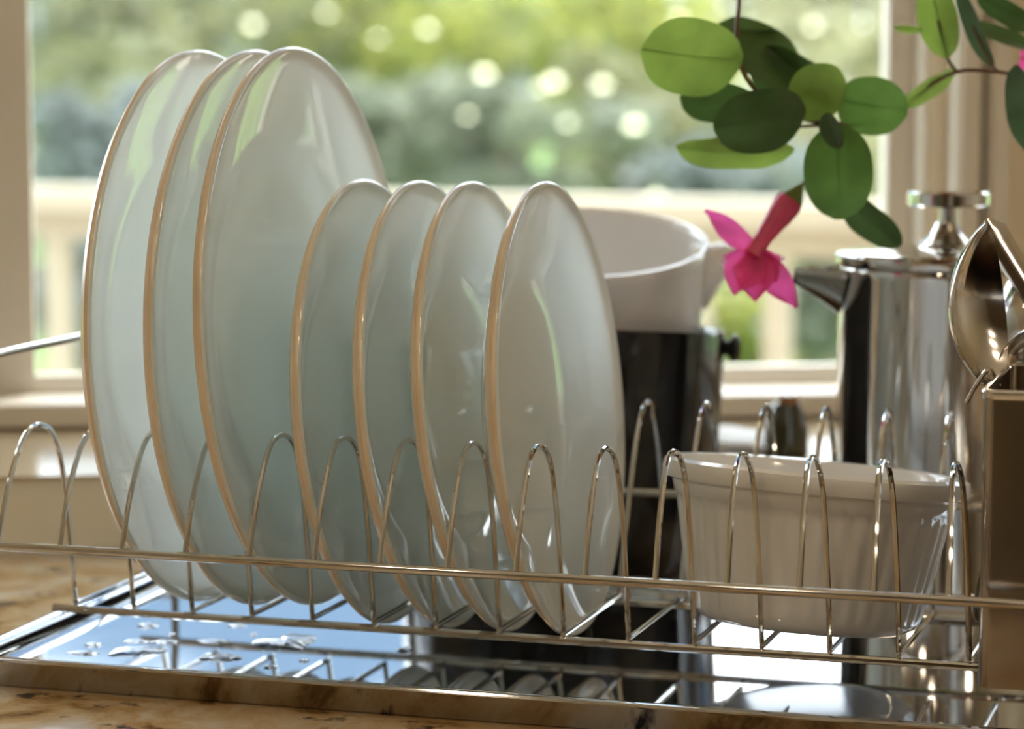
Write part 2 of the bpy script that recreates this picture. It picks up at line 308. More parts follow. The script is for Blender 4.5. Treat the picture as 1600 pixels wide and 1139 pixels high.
# ------------------------------------------------------------------ plates
def plate_meshes(R, kind):
    k = R/.1314
    top = [(0.0004, -.0185), (.30, -.0185), (.52, -.0183), (.58, -.0175), (.63, -.0158), (.68, -.0138), (.74, -.0117), (.80, -.0096), (.87, -.0066), (.93, -.0036), (.965, -.0016)]
    bot = [(.965, -.0058), (.93, -.0078), (.87, -.0106), (.80, -.0136), (.74, -.0157), (.68, -.0178), (.63, -.0200), (.585, -.0222), (.56, -.0238), (.54, -.0238), (.525, -.0222), (.3, -.0222), (0.0004, -.0222)]
    sc = lambda L: [(r*R, h*k**.4) for r, h in L]
    A = Matrix(((0, 0, 1, 0), (0, 1, 0, 0), (-1, 0, 0, 0), (0, 0, 0, 1)))      # lathe axis to local X
    A = Matrix.Translation((0, 0, R)) @ A
    c = .0018
    P = sc([(.965, -.0016)])[0]; Q = sc([(.965, -.0058)])[0]; ex = R-c; zc = -.0008
    arc = lambda L: [(ex+c*cos(t_), zc-.0004+c*sin(t_)) for t_ in [math.radians(a) for a in L]]
    body = MB().lathe(sc(top)+arc((100, 82, 64, 46, 28))+[(ex-.0005, zc-.0006)]+sc(bot), 128, A)     # glazed body with the front of its lip
    rim = arc((28, 10, -12, -34, -56, -80, -100))+[Q, (P[0], (P[1]+Q[1])/2), (ex-.0003, zc-.0006)]  # bare outer edge
    ring = MB().lathe(rim, 128, A, closed=True)
    return body, ring
def make_plate(name, R, label, cat, group):
    o = thing(name, label, cat, group=group); b_, r_ = plate_meshes(R, name)
    b_.obj('dish', M_porc, o); tag(r_.obj('rim', M_rim, o), 'tan rolled rim'); return o
def put_plate(o, X, Y, zc, R, lean):
    o.rotation_euler = (0, -lean, -YAW)
    c = r2w(X, Y, zc); n = Euler((0, -lean, -YAW)).to_matrix() @ Vector((0, 0, R)); o.location = c-n
PR, SR = .1314, .1048
d0 = make_plate('dinner_plate', PR, 'large white dinner plate with tan rim, leftmost in the rack', 'plate', 'dinner plates in the rack')
put_plate(d0, .0223, .1187, .1318, PR, .0257)
for X, le, dz, lb in ((.0518, .0267, 0, 'large white dinner plate with tan rim, second from left, between two others'), (.0755, .0640, .0015, 'large white dinner plate in full view, third from left, in front of the small plates')):
    c = copy_tree(d0); c['label'] = lb; put_plate(c, X, .1187, .1318+dz, PR, le)
s0 = make_plate('salad_plate', SR, 'small white salad plate nearest the large plates, first of its four', 'plate', 'salad plates in the rack')
put_plate(s0, .1081, .1218, .0984, SR, .0883)
for X, le, lb in ((.1379, .1076, 'small white salad plate, second of the four from the large plates'), (.1649, .1207, 'small white salad plate, third of the four, just left of the last plate'), (.1978, .0923, 'small white salad plate whose whole face shows, last plate before the ramekin')):
    c = copy_tree(s0); c['label'] = lb; put_plate(c, X, .1218, .0984, SR, le)
# ------------------------------------------------------------------ fluted ramekin standing in the rack
def place(o, base, tilt_right, tilt_fwd):                  # tilt about the viewing axis, then towards the camera
    o.location = base; o.rotation_euler = (Matrix.Rotation(tilt_right, 3, 'Y') @ Matrix.Rotation(tilt_fwd, 3, 'X')).to_euler()
rk = thing('ramekin', 'fluted white ramekin sitting crooked in the rack right of the plates', 'ramekin')
place(rk, r2w(.3085, .1292, .0016), math.radians(4.8), math.radians(-5.0)); rk.scale = (1.05, 1.0, 1.03)
NF = 40
def flute(t_, r_, z):
    a = 1 if .008 < z < .054 else 0
    rr = r_-a*.0012*(abs(cos(NF/2*t_))**3)
    return Vector((rr*cos(t_), rr*sin(t_), z))
out = [(.0004, 0), (.036, 0), (.043, .0008), (.0475, .0030), (.0500, .0065), (.0512, .0100), (.0535, .022), (.0562, .036), (.0588, .050), (.0596, .0545), (.0606, .0550), (.0618, .060)]
inn = [(.0590, .0665), (.0580, .060), (.0560, .050), (.0530, .034), (.0500, .018), (.046, .008), (.040, .0045), (.0004, .0040)]
MB().lathe(out+[(.0622, .0630), (.0640, .0640)]+inn[1:], 240, None, flute).obj('bowl', M_porc2, rk, auto=60)
MB().lathe([(.0612, .0605), (.0652, .0620), (.0668, .0655), (.0662, .0692), (.0640, .0706), (.0612, .0703), (.0596, .0685), (.0582, .0625)], 120, closed=True).obj('rim', M_porc2, rk)
# ------------------------------------------------------------------ steel utensil caddy and cutlery
CX0, CX1, CY0, CY1, CZ0, CZ1 = .3990, .497, .025, .128, .0018, .1245
cad = thing('utensil_caddy', 'square brushed steel utensil caddy at the right end of the rack', 'utensil holder', r2w(CX0, CY0, CZ0), ROT)
w_, d_, h_ = CX1-CX0, CY1-CY0, CZ1-CZ0
def sq(i, z): return loop(i, i, w_-i, d_-i, .005-min(i, .003), z, 5)
m = MB().rings([sq(0, .001), sq(0, h_-.001), sq(.0004, h_), sq(.0012, h_), sq(.0016, h_-.001), sq(.0016, .003)], caps=False)
m.add(sq(0, .001), [tuple(range(24))[::-1]]); m.add(sq(.0016, .003), [tuple(range(24))]); m.obj('box', M_box, cad)
m = MB().rings([sq(-.0004, h_-.0035), sq(-.0010, h_-.0025), sq(-.0010, h_-.0005), sq(-.0002, h_+.0006), sq(.0014, h_+.0006), sq(.0018, h_-.0005)], caps=False); m.obj('rim', M_steel, cad)
MB().tube(spline([(.001, d_*.5, h_-.004), (-.003, d_*.5, h_+.003), (-.008, d_*.52, h_-.003), (-.013, d_*.56, h_-.012)], 5), .0011, 8).obj('hook', M_wire, cad)
def spoon_mesh(L, wd, depth, hl):
    # bowl outline along +Z from neck (0) to tip (L); concave side faces -Y
    m = MB(); n, q = 22, 14
    def wf(t_): return wd/2*(sin(pi*min(1, max(0, t_))**.80)**.62)
    g = []; gb = []
    for i in range(n+1):
        t_ = .02+.978*i/n; w1 = max(wf(t_), .0012)
        for j in range(q+1):
            s_ = -1+2*j/q; dd = depth*(1-s_*s_)*(sin(pi*t_)**.7)
            curve = -.006*(2*t_-1)**2
            g.append(Vector((s_*w1, dd+curve, t_*L))); gb.append(Vector((s_*w1*1.01, dd+curve+.0012, t_*L)))
    fs = [(i*(q+1)+j, i*(q+1)+j+1, (i+1)*(q+1)+j+1, (i+1)*(q+1)+j) for i in range(n) for j in range(q)]
    N = len(g); fs2 = [tuple(x+N for x in f)[::-1] for f in fs]
    ed = [j for j in range(q+1)]+[i*(q+1)+q for i in range(1, n+1)]+[n*(q+1)+j for j in range(q-1, -1, -1)]+[i*(q+1) for i in range(n-1, 0, -1)]
    side = [(ed[k], ed[(k+1) % len(ed)], ed[(k+1) % len(ed)]+N, ed[k]+N) for k in range(len(ed))]
    m.add(g+gb, fs+fs2+side)
    h = MB(); R = []
    for i in range(13):
        t_ = i/12; z = L*.03-hl*t_; ww = (.0022+.0052*max(0, t_-.25)/.75) if t_ < .95 else .006; th = .0013
        R.append([Vector((ww*cos(a), -.004*(1-t_)**2-.002*t_+th*sin(a), z)) for a in [2*pi*k/10 for k in range(10)]])
    h.rings(R); return m, h
def spoon(name, label, neck, tip, twist, L, wd, depth, hl):
    o = thing(name, label, 'spoon', group='cutlery in the steel caddy')
    zax = (tip-neck).normalized(); yax = Vector((sin(twist), cos(twist), 0)); xax = yax.cross(zax).normalized(); yax = zax.cross(xax)
    o.rotation_euler = Matrix((xax, yax, zax)).transposed().to_euler(); o.location = neck
    mb, hb = spoon_mesh(L, wd, depth, hl); mb.obj('bowl', M_cut, o, auto=50); hb.obj('handle', M_cut, o); return o
spoon('serving_spoon', 'large polished spoon standing bowl up at the caddy corner, its hollow facing out', at(1537, 606, 1.118), at(1524, 350, 1.120), -.80, .072, .0400, .0115, .118)
spoon('table_spoon', 'darker spoon behind the large one, its rounded back showing', at(1622, 590, 1.195), at(1600, 393, 1.205), 3.6, .055, .036, .010, .115)
spoon('tea_spoon', 'small spoon low in the caddy mouth, half hidden behind the large spoon', at(1583, 640, 1.135), at(1604, 510, 1.13), -.5, .040, .026, .008, .10)
o = thing('table_fork', 'flat steel fork stuck handle up, leaning left over the spoons', 'fork', at(1650, 520, 1.175), group='cutlery in the steel caddy')
a_ = at(1541, 343, 1.185)-at(1650, 520, 1.175); zx = a_.normalized(); xx = zx.cross(Vector((0.25, -1, 0))).normalized(); yy = zx.cross(xx)
o.rotation_euler = Matrix((xx, yy, zx)).transposed().to_euler(); LL = a_.length
m = MB(); R = []
for i in range(19):
    t_ = i/18; z = -.05+(LL+.05)*t_; ww = .0035+.0035*t_
    if t_ > .93: ww *= sqrt(max(.02, 1-((t_-.93)/.072)**2))
    R.append([Vector((ww*cos(2*pi*k/12), .0015*sin(2*pi*k/12)*(1-.5*cos(2*pi*k/12)**2), z)) for k in range(12)])
m.rings(R).obj('handle', M_cut, o)
m = MB().box((-.011, -.001, -.075), (.011, .001, -.05))
m.obj('head', M_cut, o, False)
for i in range(4): MB().tube([(-.0095+.0063*i, 0, -.075), (-.009+.006*i, 0, -.105)], [.0016, .0006], 6).obj('tine', M_cut, o)
# ------------------------------------------------------------------ French press
PD = 1.36
pb = at(1478, 418, PD); PH = pb.z-CT
pr = thing('french_press', 'polished steel French press with spout and round plunger knob, behind the ramekin', 'coffee press', (pb.x, pb.y, CT))
r0 = (1478-1311)/F*PD
MB().lathe([(.0004, 0), (r0-.004, 0), (r0+.001, .002), (r0+.001, .008), (r0, .010), (r0, PH-.004), (r0+.0008, PH-.002), (r0+.0006, PH), (r0-.0012, PH), (r0-.0016, PH-.003), (r0-.0016, .004), (.0004, .004)], 96).obj('body', M_steel, pr)
lid = MB().lathe([(.0004, .001), (r0-.003, .001), (r0-.002, -.006), (r0-.001, .0005), (r0+.0012, .0012), (r0+.0020, .0025), (r0+.0020, .0070), (r0+.0008, .0085), (r0-.004, .0092), (.030, .0105), (.016, .0115), (.0004, .0115)], 96, Matrix.Translation((0, 0, PH))).obj('lid', M_steel, pr)
MB().lathe([(.0147, .0105), (.0146, .0125), (.0120, .0145), (.0090, .0170), (.0068, .0205), (.0056, .0240)], 40, Matrix.Translation((0, 0, PH))).obj('collar', M_steel, lid)
kz = at(1480, 322, PD).z-pb.z
pl = MB().lathe([(.0004, .012), (.0050, .012), (.0050, kz+.001), (.0004, kz+.001)], 24, Matrix.Translation((.0007, 0, PH))).obj('plunger_rod', M_steel, pr)
kr = 64/F*PD
MB().lathe([(.0004, kz), (kr-.0012, kz), (kr, kz+.0010), (kr, kz+.0068), (kr-.001, kz+.0080), (.0004, kz+.0086)], 48, Matrix.Translation((.0007, 0, PH))).obj('knob', M_steel, pl)
# spout: open V channel to the left
m = MB(); sections = []
tipx = (1241-1478)/F*PD
for i in range(7):
    t_ = i/6; x = -r0+.004+(tipx+r0-.004)*t_; hw = .0175*(1-t_)+.0042*t_; dp = .020*(1-t_)**1.2+.0068; row = []
    for k in range(13):
        a = -1+2*k/12; row.append(Vector((x+.0015*(1-abs(a))*t_*-1, hw*a, PH-.0005-dp*(1-abs(a)**1.6))))
    sections.append(row)
vs = [p for r_ in sections for p in r_]+[p+Vector((0, 0, -.0011)) for r_ in sections for p in r_]
N = 7*13; fs = [(i*13+k, i*13+k+1, (i+1)*13+k+1, (i+1)*13+k) for i in range(6) for k in range(12)]
fs += [tuple(x+N for x in f)[::-1] for f in fs] + [(i*13+e, (i+1)*13+e, (i+1)*13+e+N, i*13+e+N) for i in range(6) for e in (0, 12)] + [(6*13+k, 6*13+k+1, 6*13+k+1+N, 6*13+k+N) for k in range(12)]
m.add(vs, fs).obj('spout', M_steel, pr, auto=60)
MB().tube(spline([(r0-.002, .02, PH-.02), (r0+.03, .028, PH-.018), (r0+.036, .03, PH-.03), (r0+.034, .03, .05), (r0+.02, .026, .035), (r0-.004, .02, .033)], 6), .0055, 12).obj('handle', M_steel, pr)
# ------------------------------------------------------------------ black pot with the white mixing bowl set into its mouth
CR, HC = .0885, .1340
can = thing('black_pot', 'wide glossy black pot with a small side knob, standing behind the rack', 'pot')
place(can, Vector((.0235, 1.426, CT+.0080)), math.radians(3.2), math.radians(-3))
MB().lathe([(.0004, 0), (CR-.010, 0), (CR-.004, .002), (CR-.001, .008), (CR, HC-.002), (CR-.0004, HC), (CR-.0022, HC), (CR-.0028, HC-.003), (CR-.004, .010), (.0004, .008)], 128).obj('body', M_black, can)
MB().lathe([(.0035, 0), (.0042, .001), (.0046, .003), (.0075, .005), (.0078, .007), (.006, .009), (.0004, .0095)], 24, Matrix.Translation((CR*cos(-.1)-.001, CR*sin(-.1), HC-.0095)) @ Matrix.Rotation(pi/2, 4, 'Y')).obj('side_knob', M_blackp, can)
BR = .0727; bc = at(902, 376, 1.430); HB = .100
bw = thing('mixing_bowl', 'deep white mixing bowl with an ear handle, set into the mouth of the black pot', 'bowl')
tl_ = math.radians(12.0)
bw.rotation_euler = (tl_, 0, 0); bw.location = bc-(Matrix.Rotation(tl_, 3, 'X') @ Vector((0, 0, HB)))
MB().lathe([(.0004, 0), (.044, 0), (.050, .002), (.0575, .010), (.0630, .022), (.0680, .040), (.0705, .058), (.0716, .078), (.0720, .0905), (BR, .0935), (BR+.0006, .0975), (BR-.0002, HB), (BR-.0016, HB+.0003), (BR-.003, HB-.001), (BR-.0038, HB-.004), (.0682, .078), (.0668, .058), (.0640, .040), (.058, .022), (.050, .010), (.040, .0055), (.0004, .005)], 128).obj('bowl', M_porc2, bw, auto=60)
m = MB(); R = []
for x, zt_, zb, hw in ((.064, .0975, .052, .020), (.0705, .0978, .056, .0185), (.0760, .0980, .061, .0165), (.0800, .0985, .068, .0140), (.0840, .0980, .0760, .0105), (.0875, .0965, .0820, .0070), (.0895, .0945, .0865, .0035)):
    zc_, hz_ = (zt_+zb)/2, (zt_-zb)/2; R.append([Vector((x-.004*max(0, -sin(2*pi*k_/20)), hw*cos(2*pi*k_/20), zc_+hz_*sin(2*pi*k_/20))) for k_ in range(20)])
m.rings(R).obj('ear_handle', M_porc2, bw, auto=70)
# ------------------------------------------------------------------ small things by the sill
bt = at(1228, 700, 1.57); o = thing('small_bottle', 'tiny dark bottle with an amber stopper, blurred against the sill', 'bottle', (bt.x, bt.y, .0350))
M_dark = mat('dark_glass', (.05, .045, .02), .15); M_amber = mat('amber', (.30, .12, .02), .25)
hz = at(1230, 616, 1.57).z-.0350
MB().lathe([(.0004, 0), (.0135, 0), (.0142, .0015), (.0136, hz*.42), (.0118, hz*.60), (.0104, hz*.74), (.0085, hz*.86), (.0004, hz*.86)], 28).obj('body', M_dark, o)
MB().lathe([(.0004, hz*.85), (.0066, hz*.85), (.0070, hz*.92), (.0058, hz), (.0004, hz)], 20, Matrix.Translation((.001, 0, 0))).obj('stopper', M_amber, o)
M_sunpatch = vary(mat('sun_patch_white', (.86, .86, .86), .8), .04, 80)
o = thing('sun_patch_slab', 'thin white slab standing in for the patch of sun on the ledge beside the black pot', 'light_patch', (at(1150, 690, 1.64).x, 1.60, .0351), (0, 0, -.35))  # white layers put in where direct sun falls on the ledge
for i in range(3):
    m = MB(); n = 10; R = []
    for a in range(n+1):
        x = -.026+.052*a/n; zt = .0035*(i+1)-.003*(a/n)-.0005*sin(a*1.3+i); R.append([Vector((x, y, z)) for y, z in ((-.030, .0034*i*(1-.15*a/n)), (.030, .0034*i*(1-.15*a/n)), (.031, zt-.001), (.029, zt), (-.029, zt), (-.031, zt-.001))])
    m.rings(R).obj('fold', M_sunpatch, o)
# ------------------------------------------------------------------ flowering vine hanging in front of the window
LD = 1.28
vine = thing('flowering_vine', 'flowering vine with round green leaves and a pink trumpet flower, trailing before the window', 'vine', at(1155, 0, LD)+Vector((0, 0, .30)))
def loc(p): return p-vine.location
def leaf(u, v, Lp, Wp, ang, mt, face=0., roll=0., dD=0., curl=.18, fold=.25):
    """leaf centred at picture point (u,v): length and width in metres, long axis at ang, turned by face about the long axis"""
    D = LD+dD; c = at(u, v, D); k = D/F; L = Lp*k; Wd = Wp*k
    ca, sa = cos(ang), sin(ang)
    ax = Vector((ca, roll, -sa)).normalized(); up = Vector((sa, 0, ca)); nn = ax.cross(up).normalized(); up = nn.cross(ax).normalized()
    up2 = up*cos(face)+nn*sin(face); n2 = ax.cross(up2).normalized()
    NL, NW = 14, 8; g = []
    for i in range(NL+1):
        t_ = i/NL; w = .5*Wd*max(.03, 1-abs(2*t_**.94-1)**2.3)**.55
        for j in range(NW+1):
            s_ = -1+2*j/NW
            wav = .03*Wd*sin(t_*9+u)*s_*s_
            g.append(loc(c+ax*(t_-.5)*L+up2*(s_*w)+n2*(fold*abs(s_)*w*.5-curl*L*(t_-.45)**2+wav)))
    fs = [(i*(NW+1)+j, i*(NW+1)+j+1, (i+1)*(NW+1)+j+1, (i+1)*(NW+1)+j) for i in range(NL) for j in range(NW)]
    m = MB().add(g, fs); o = m.obj('leaf', mt, vine, True, 0)
    MB().tube([g[j*(NW+1)+NW//2]-n2*.0004 for j in range(0, NL+1, 2)], [.00035-.00004*j for j in range(0, NL//2+1)], 6).obj('midrib', mt, o)
    return c-ax*.5*L
Lf = []
for a in ((1082, 88, 160, 126, .12, M_leaf, .3, .1, -.01), (1190, 88, 168, 120, .62, M_leafd, -.75, .0, .02), (1125, 160, 128, 74, .15, M_leafd, .5, .2, .02), (1235, 122, 140, 100, .5, M_leafd, .6, .1, .03),
          (1190, 187, 158, 104, -.15, M_leafd, .3, .3, -.02), (1277, 142, 100, 92, -.25, M_leaf, .3, .2, .0), (1363, 165, 112, 94, .15, M_leafm, .25, -.1, .01),
          (1150, 238, 186, 70, .04, M_leaf, .75, .1, .0), (1310, 270, 150, 108, 1.52, M_leafm, .15, .1, -.02), (1362, 348, 122, 62, .72, M_leafd, .6, .1, .015),
          (1452, 138, 104, 46, -.55, M_leaf, .8, .1, .02), (1466, 32, 122, 62, 1.32, M_leaf, .3, .1, .0), (1522, 46, 138, 36, 1.15, M_leafg, .9, .1, .01),
          (1578, 22, 120, 44, .5, M_leafd, .7, .1, .02), (1572, 58, 120, 40, .35, M_leafd, -.8, .1, .03), (1598, 175, 150, 60, 1.35, M_leafg, .9, .2, -.01), (1165, 52, 104, 34, .05, M_leafg, 1.15, .1, .03), (1300, 205, 60, 40, 1.2, M_leafd, .7, .1, -.03), (1420, 46, 46, 14, .1, M_leaf, .5, .1, .0)):
    Lf.append(leaf(*a))
def stem(P, r=.0011):
    MB().tube(spline([loc(at(u, v, LD+d)) if len(q) == 3 else loc(Vector(q[3:])) for q in P for (u, v, d) in [q[:3]]], 5), r, 7).obj('stem', M_stem, vine)
top = at(1155, 0, LD)
stem([(1160, -420, .0), (1158, -150, 0), (1155, 0, 0), (1151, 62, 0), (1165, 120, .0), (1215, 170, .01), (1290, 195, .01), (1318, 200, 0), (1345, 300, .01), (1400, 372, .02)], .0012)
stem([(1151, 62, 0), (1120, 84, 0), (1090, 88, -.005)], .0008); stem([(1290, 195, .01), (1180, 205, 0), (1080, 225, 0)], .0008); stem([(1318, 200, .01), (1360, 170, .03), (1420, 150, .025), (1495, 112, .01), (1560, 112, .01), (1640, 108, .01), (1700, -100, .01), (1690, -420, 0)], .0010)
stem([(1495, 112, .01), (1478, 85, .005), (1466, 32, 0)], .0008); stem([(1560, 112, .01), (1545, 95, .01), (1520, 40, .01)], .0008); stem([(1318, 200, 0), (1280, 255, .0), (1252, 290, 0)], .0009)
def petal(base, d1, d2, L, wid, curl, name='petal'):
    m = MB(); n, q = 10, 6; g = []; nn = d1.cross(d2).normalized()
    for i in range(n+1):
        t_ = i/n; w = wid*(.30+.85*sin(pi*min(1, t_*.80+.04)))*max(.04, 1-t_**3.2)**.8
        for j in range(q+1):
            s_ = -1+2*j/q; g.append(loc(base+d1*(L*t_)+nn*(s_*w*.5)+d2*(curl*L*t_*t_+.12*wid*s_*s_+.05*wid*sin(3*s_+5*t_))))
    fs = [(i*(q+1)+j, i*(q+1)+j+1, (i+1)*(q+1)+j+1, (i+1)*(q+1)+j) for i in range(n) for j in range(q)]
    o = MB().add(g, fs).obj(name, M_petal, fl_, True, 0)
fl_ = bpy.data.objects.new('flower', None); COL.objects.link(fl_); fl_.parent = vine; tag(fl_, 'bright pink trumpet flower')
ca_, cb_ = at(1252, 288, LD), at(1172, 398, LD); P = spline([at(1252, 288, LD), at(1236, 312, LD), at(1212, 345, LD-.002), at(1190, 376, LD-.004), at(1176, 400, LD-.006)], 5)
k = LD/F; rr = [4, 6, 9, 13, 17, 20, 22, 22, 21, 20, 18, 17, 16, 15, 14, 14, 14, 14, 15, 16, 18]
MB().tube([loc(p) for p in P[:6]], [x*k for x in rr[:6]], 14).obj('calyx', M_calyx, fl_)
MB().tube([loc(p) for p in P[5:]], [x*k for x in rr[5:]], 16).obj('tube', M_throat, fl_)
bb = at(1180, 392, LD-.006)
def PP(u, v, dd): return (at(u, v, LD+dd)-bb)
for (u, v, dd, wd, cu, c2) in ((1096, 336, -.004, 40, .16, (.25, -1, .5)), (1150, 464, -.012, 66, .12, (-.5, -1, 0)), (1180, 474, -.014, 58, .08, (-.1, -1, 0)), (1208, 440, -.004, 48, .10, (.3, -1, 0)), (1240, 482, -.006, 50, .04, (.3, -1, .3)), (1212, 420, .010, 56, .2, (.6, .6, .1)), (1146, 420, .012, 70, .2, (-.6, .6, 0))):
    d = PP(u, v, dd); L = d.length; d.normalize(); c2 = Vector(c2); c2 = (c2-d*c2.dot(d)).normalized(); petal(bb, d, c2, L, wd*k, cu)
fl_ = bpy.data.objects.new('flower', None); COL.objects.link(fl_); fl_.parent = vine
bb = at(1612, 92, LD+.01)
for (u, v, dd, wd, cu, c2) in ((1591, 84, .0, 22, .2, (0, -1, .4)), (1589, 106, .0, 22, .1, (0, -1, -.2)), (1622, 120, .0, 26, .1, (.3, -1, 0)), (1636, 80, .0, 26, .1, (.3, -1, .3))):
    d = at(u, v, LD+.01+dd)-bb; L = d.length; d.normalize(); c2 = Vector(c2); c2 = (c2-d*c2.dot(d)).normalized(); petal(bb, d, c2, L, wd*k, cu)
# hanging planter the vine trails from, above the picture
pc = at(1420, -420, LD)
hp = thing('hanging_planter', 'terracotta hanging planter above the window, from which the vine trails', 'planter', (pc.x, pc.y, pc.z-.06))
M_terra = vary(mat('terracotta', (.42, .17, .08), .8), .1, 20)
MB().lathe([(.0004, 0), (.05, 0), (.056, .004), (.080, .10), (.086, .10), (.086, .118), (.078, .118), (.074, .10), (.052, .008), (.0004, .008)], 48).obj('pot', M_terra, hp)
MB().lathe([(.0004, .098), (.0745, .098), (.0745, .102), (.0004, .106)], 32).obj('soil', mat('potting_soil', (.03, .02, .012), .95), hp)
for i in range(3):
    a = 2*pi*i/3; MB().tube([(.082*cos(a), .082*sin(a), .112), (0, 0, .42), (0, 0, CEIL-pc.z+.06)], .0015, 6).obj('cord', M_stem, hp)
# ------------------------------------------------------------------ water drops on the tray
def drop(u, v, wp, hp_, ecc, seed, hgt=.0011, ang=0.):
    rnd = random.Random(seed); c = atz(u, v, -.002)
    for _ in range(4): yy = (c.x-RO.x)*sin(YAW)+(c.y-RO.y)*cos(YAW); c = atz(u, v, TF(yy)+.016)
    hgt *= .85; kx = c.y/F; ky = c.y*c.y/(F*(ZC-.007)); n = 36
    ph = [rnd.uniform(0, 6.28) for _ in range(4)]
    def rad(t_): return 1+ecc*(.5*sin(2*t_+ph[0])+.55*sin(3*t_+ph[1])+.35*sin(5*t_+ph[2])+.2*sin(7*t_+ph[3]))
    m = MB(); R = []
    for f_, z in [(1.0, -.0003), (1.0, .0001)]+[(q_, .0001+hgt*(1-q_*q_)**.8) for q_ in (.97, .93, .87, .78, .65, .5, .3, .12, .02)]:
        row = []
        for q_ in range(n):
            t_ = 2*pi*q_/n; r_ = rad(t_)*f_; x = r_*cos(t_)*wp/2; y = r_*sin(t_)*hp_/2
            x, y = x+y*ang*3, y
            row.append(Vector((x*kx, y*ky, z)))
        R.append(row)
    m.rings(R); o = m.obj('water_drop', M_water, None, True, 70); o.location = (c.x, c.y, c.z-.0001); return o
DR = [(231, 978, 34, 10, .03, 'round water drop on the tray, nearest the rack end', .0014), (146, 1008, 28, 7, .05, 'small round water drop near the tray corner', .0013), (131, 1021, 54, 7, .10, 'flat oblong water drop closest to the tray corner', .0012),
      (212, 1018, 84, 17, .20, 'wide ragged water puddle left of the middle of the wet patch', .0015), (214, 1002, 44, 6, .12, 'thin water streak above the ragged puddle', .001), (258, 1003, 52, 6, .15, 'bent thin water streak trailing from the ragged puddle', .0011), (333, 1002, 54, 6, .1, 'thin flat water drop in the middle of the wet patch', .001),
      (345, 1028, 66, 12, .12, 'pointed water drop below the biggest puddle', .0014), (446, 1004, 92, 26, .24, 'largest irregular puddle on the tray, with bright edges', .0017), (396, 992, 13, 5, .05, 'tiny round drop left above the biggest puddle', .001), (268, 991, 13, 4, .05, 'tiny drop between the round drop and the thin streaks', .001),
      (475, 1033, 16, 6, .05, 'tiny drop below the biggest puddle, at the dark reflection', .001), (423, 1042, 26, 7, .12, 'small drop among the reflected plates near the tray edge', .001), (633, 1016, 27, 9, .05, 'single water drop alone on the dark part of the tray', .0014), (370, 978, 30, 5, .1, 'flat drop just in front of the bottom rail', .001)]
for i, (u, v, wp, hp_, ec, lb, hg) in enumerate(DR):
    tag(drop(u, v, wp, hp_, ec, 11+i*7, hg, .0), lb, 'water drop', 'water drops on the tray')
# ------------------------------------------------------------------ outside: deck railing, lawn, shrubs and trees
A0, A1 = at(60, 291, 4.70), at(1250, 316, 4.13); dv = (A1-A0); dv.z = 0; dv.normalize(); zt = (A0.z+A1.z)/2
DM = Matrix(((dv.x, -dv.y, 0, A0.x), (dv.y, dv.x, 0, A0.y), (0, 0, 1, zt), (0, 0, 0, 1)))
rl = thing('deck_railing', 'cream painted wooden deck railing with square balusters outside the window', 'railing', DM.translation, (0, 0, atan2(dv.y, dv.x)))
MB().box((-2.5, -.07, -.038), (3.2, .07, 0)).obj('cap_board', M_deck, rl, False)
MB().box((-2.5, -.02, -.090), (3.2, .02, -.038)).obj('top_rail', M_deck, rl, False); MB().box((-2.5, -.02, -.92), (3.2, .02, -.84)).obj('bottom_rail', M_deck, rl, False)
me0 = None; sL = (at(92, 440, 4.68)-A0).dot(dv); sRr = (at(1215, 480, 4.14)-A0).dot(dv); nb = round((sRr-sL)/.135); stp = (sRr-sL)/nb
for i in range(-12, nb+12):
    o = MB().box((-.019, -.019, -.92), (.019, .019, -.038)).obj('baluster', M_deck, rl, False) if me0 is None else bpy.data.objects.new('baluster', me0)
    if me0 is None: me0 = o.data
    else: COL.objects.link(o); o.parent = rl
    o.location = (sL+i*stp, 0, 0)
M_lawn = leafmat('lawn', (.10, .20, .03), (.1, .2, .02), .1, .8, 1.5)
struct('ground_deck', MB().box((-3.5, .13, -1.06), (4, 5.5, -.94)), M_deckfloor)
struct('ground', MB().box((-60, 1.6, -1.6), (60, 140, -1.5)), M_lawn)
GF = [leafmat('foliage_yellow_green', (0.179, 0.209, 0.059), (0.461, 0.461, 0.119), .5, .45, 3), leafmat('foliage_olive', (0.141, 0.149, 0.082), (0.297, 0.290, 0.149), .45, .45, 3), leafmat('foliage_green', (0.149, 0.167, 0.115), (0.238, 0.260, 0.164), .4, .5, 3),
      leafmat('foliage_blue_green', (0.171, 0.194, 0.179), (0.194, 0.215, 0.186), .3, .5, 3), leafmat('foliage_pale', (0.238, 0.231, 0.141), (0.461, 0.431, 0.238), .5, .45, 3)]
M_trunk = vary(mat('bark', (.12, .085, .06), .9), .2, 6)
def crown_mesh(rx, ry, rz, n, size, seed, name):
    rnd = random.Random(seed); m = MB(); vs = []; fs = []
    lob = [(rnd.gauss(0, .45), rnd.gauss(0, .45), rnd.gauss(0, .45), rnd.uniform(.35, .6)) for _ in range(14)]
    for i in range(n):
        lx, ly, lz, lr = lob[i % 14]
        d = Vector((rnd.gauss(0, 1), rnd.gauss(0, 1), rnd.gauss(0, 1))).normalized()*lr*rnd.uniform(.55, 1)**.5
        p = Vector(((lx+d.x)*rx, (ly+d.y)*ry, (lz+d.z)*rz))
        a = Vector((rnd.gauss(0, 1), rnd.gauss(0, 1), rnd.gauss(0, .7))).normalized(); b_ = a.orthogonal().normalized(); b_ = (b_*cos(i)+a.cross(b_)*sin(i))
        s_ = size*rnd.uniform(.6, 1.3); k_ = len(vs)
        vs += [p-a*s_, p+b_*s_*.45, p+a*s_, p-b_*s_*.45]; fs.append((k_, k_+1, k_+2, k_+3))
    return m.add(vs, fs)
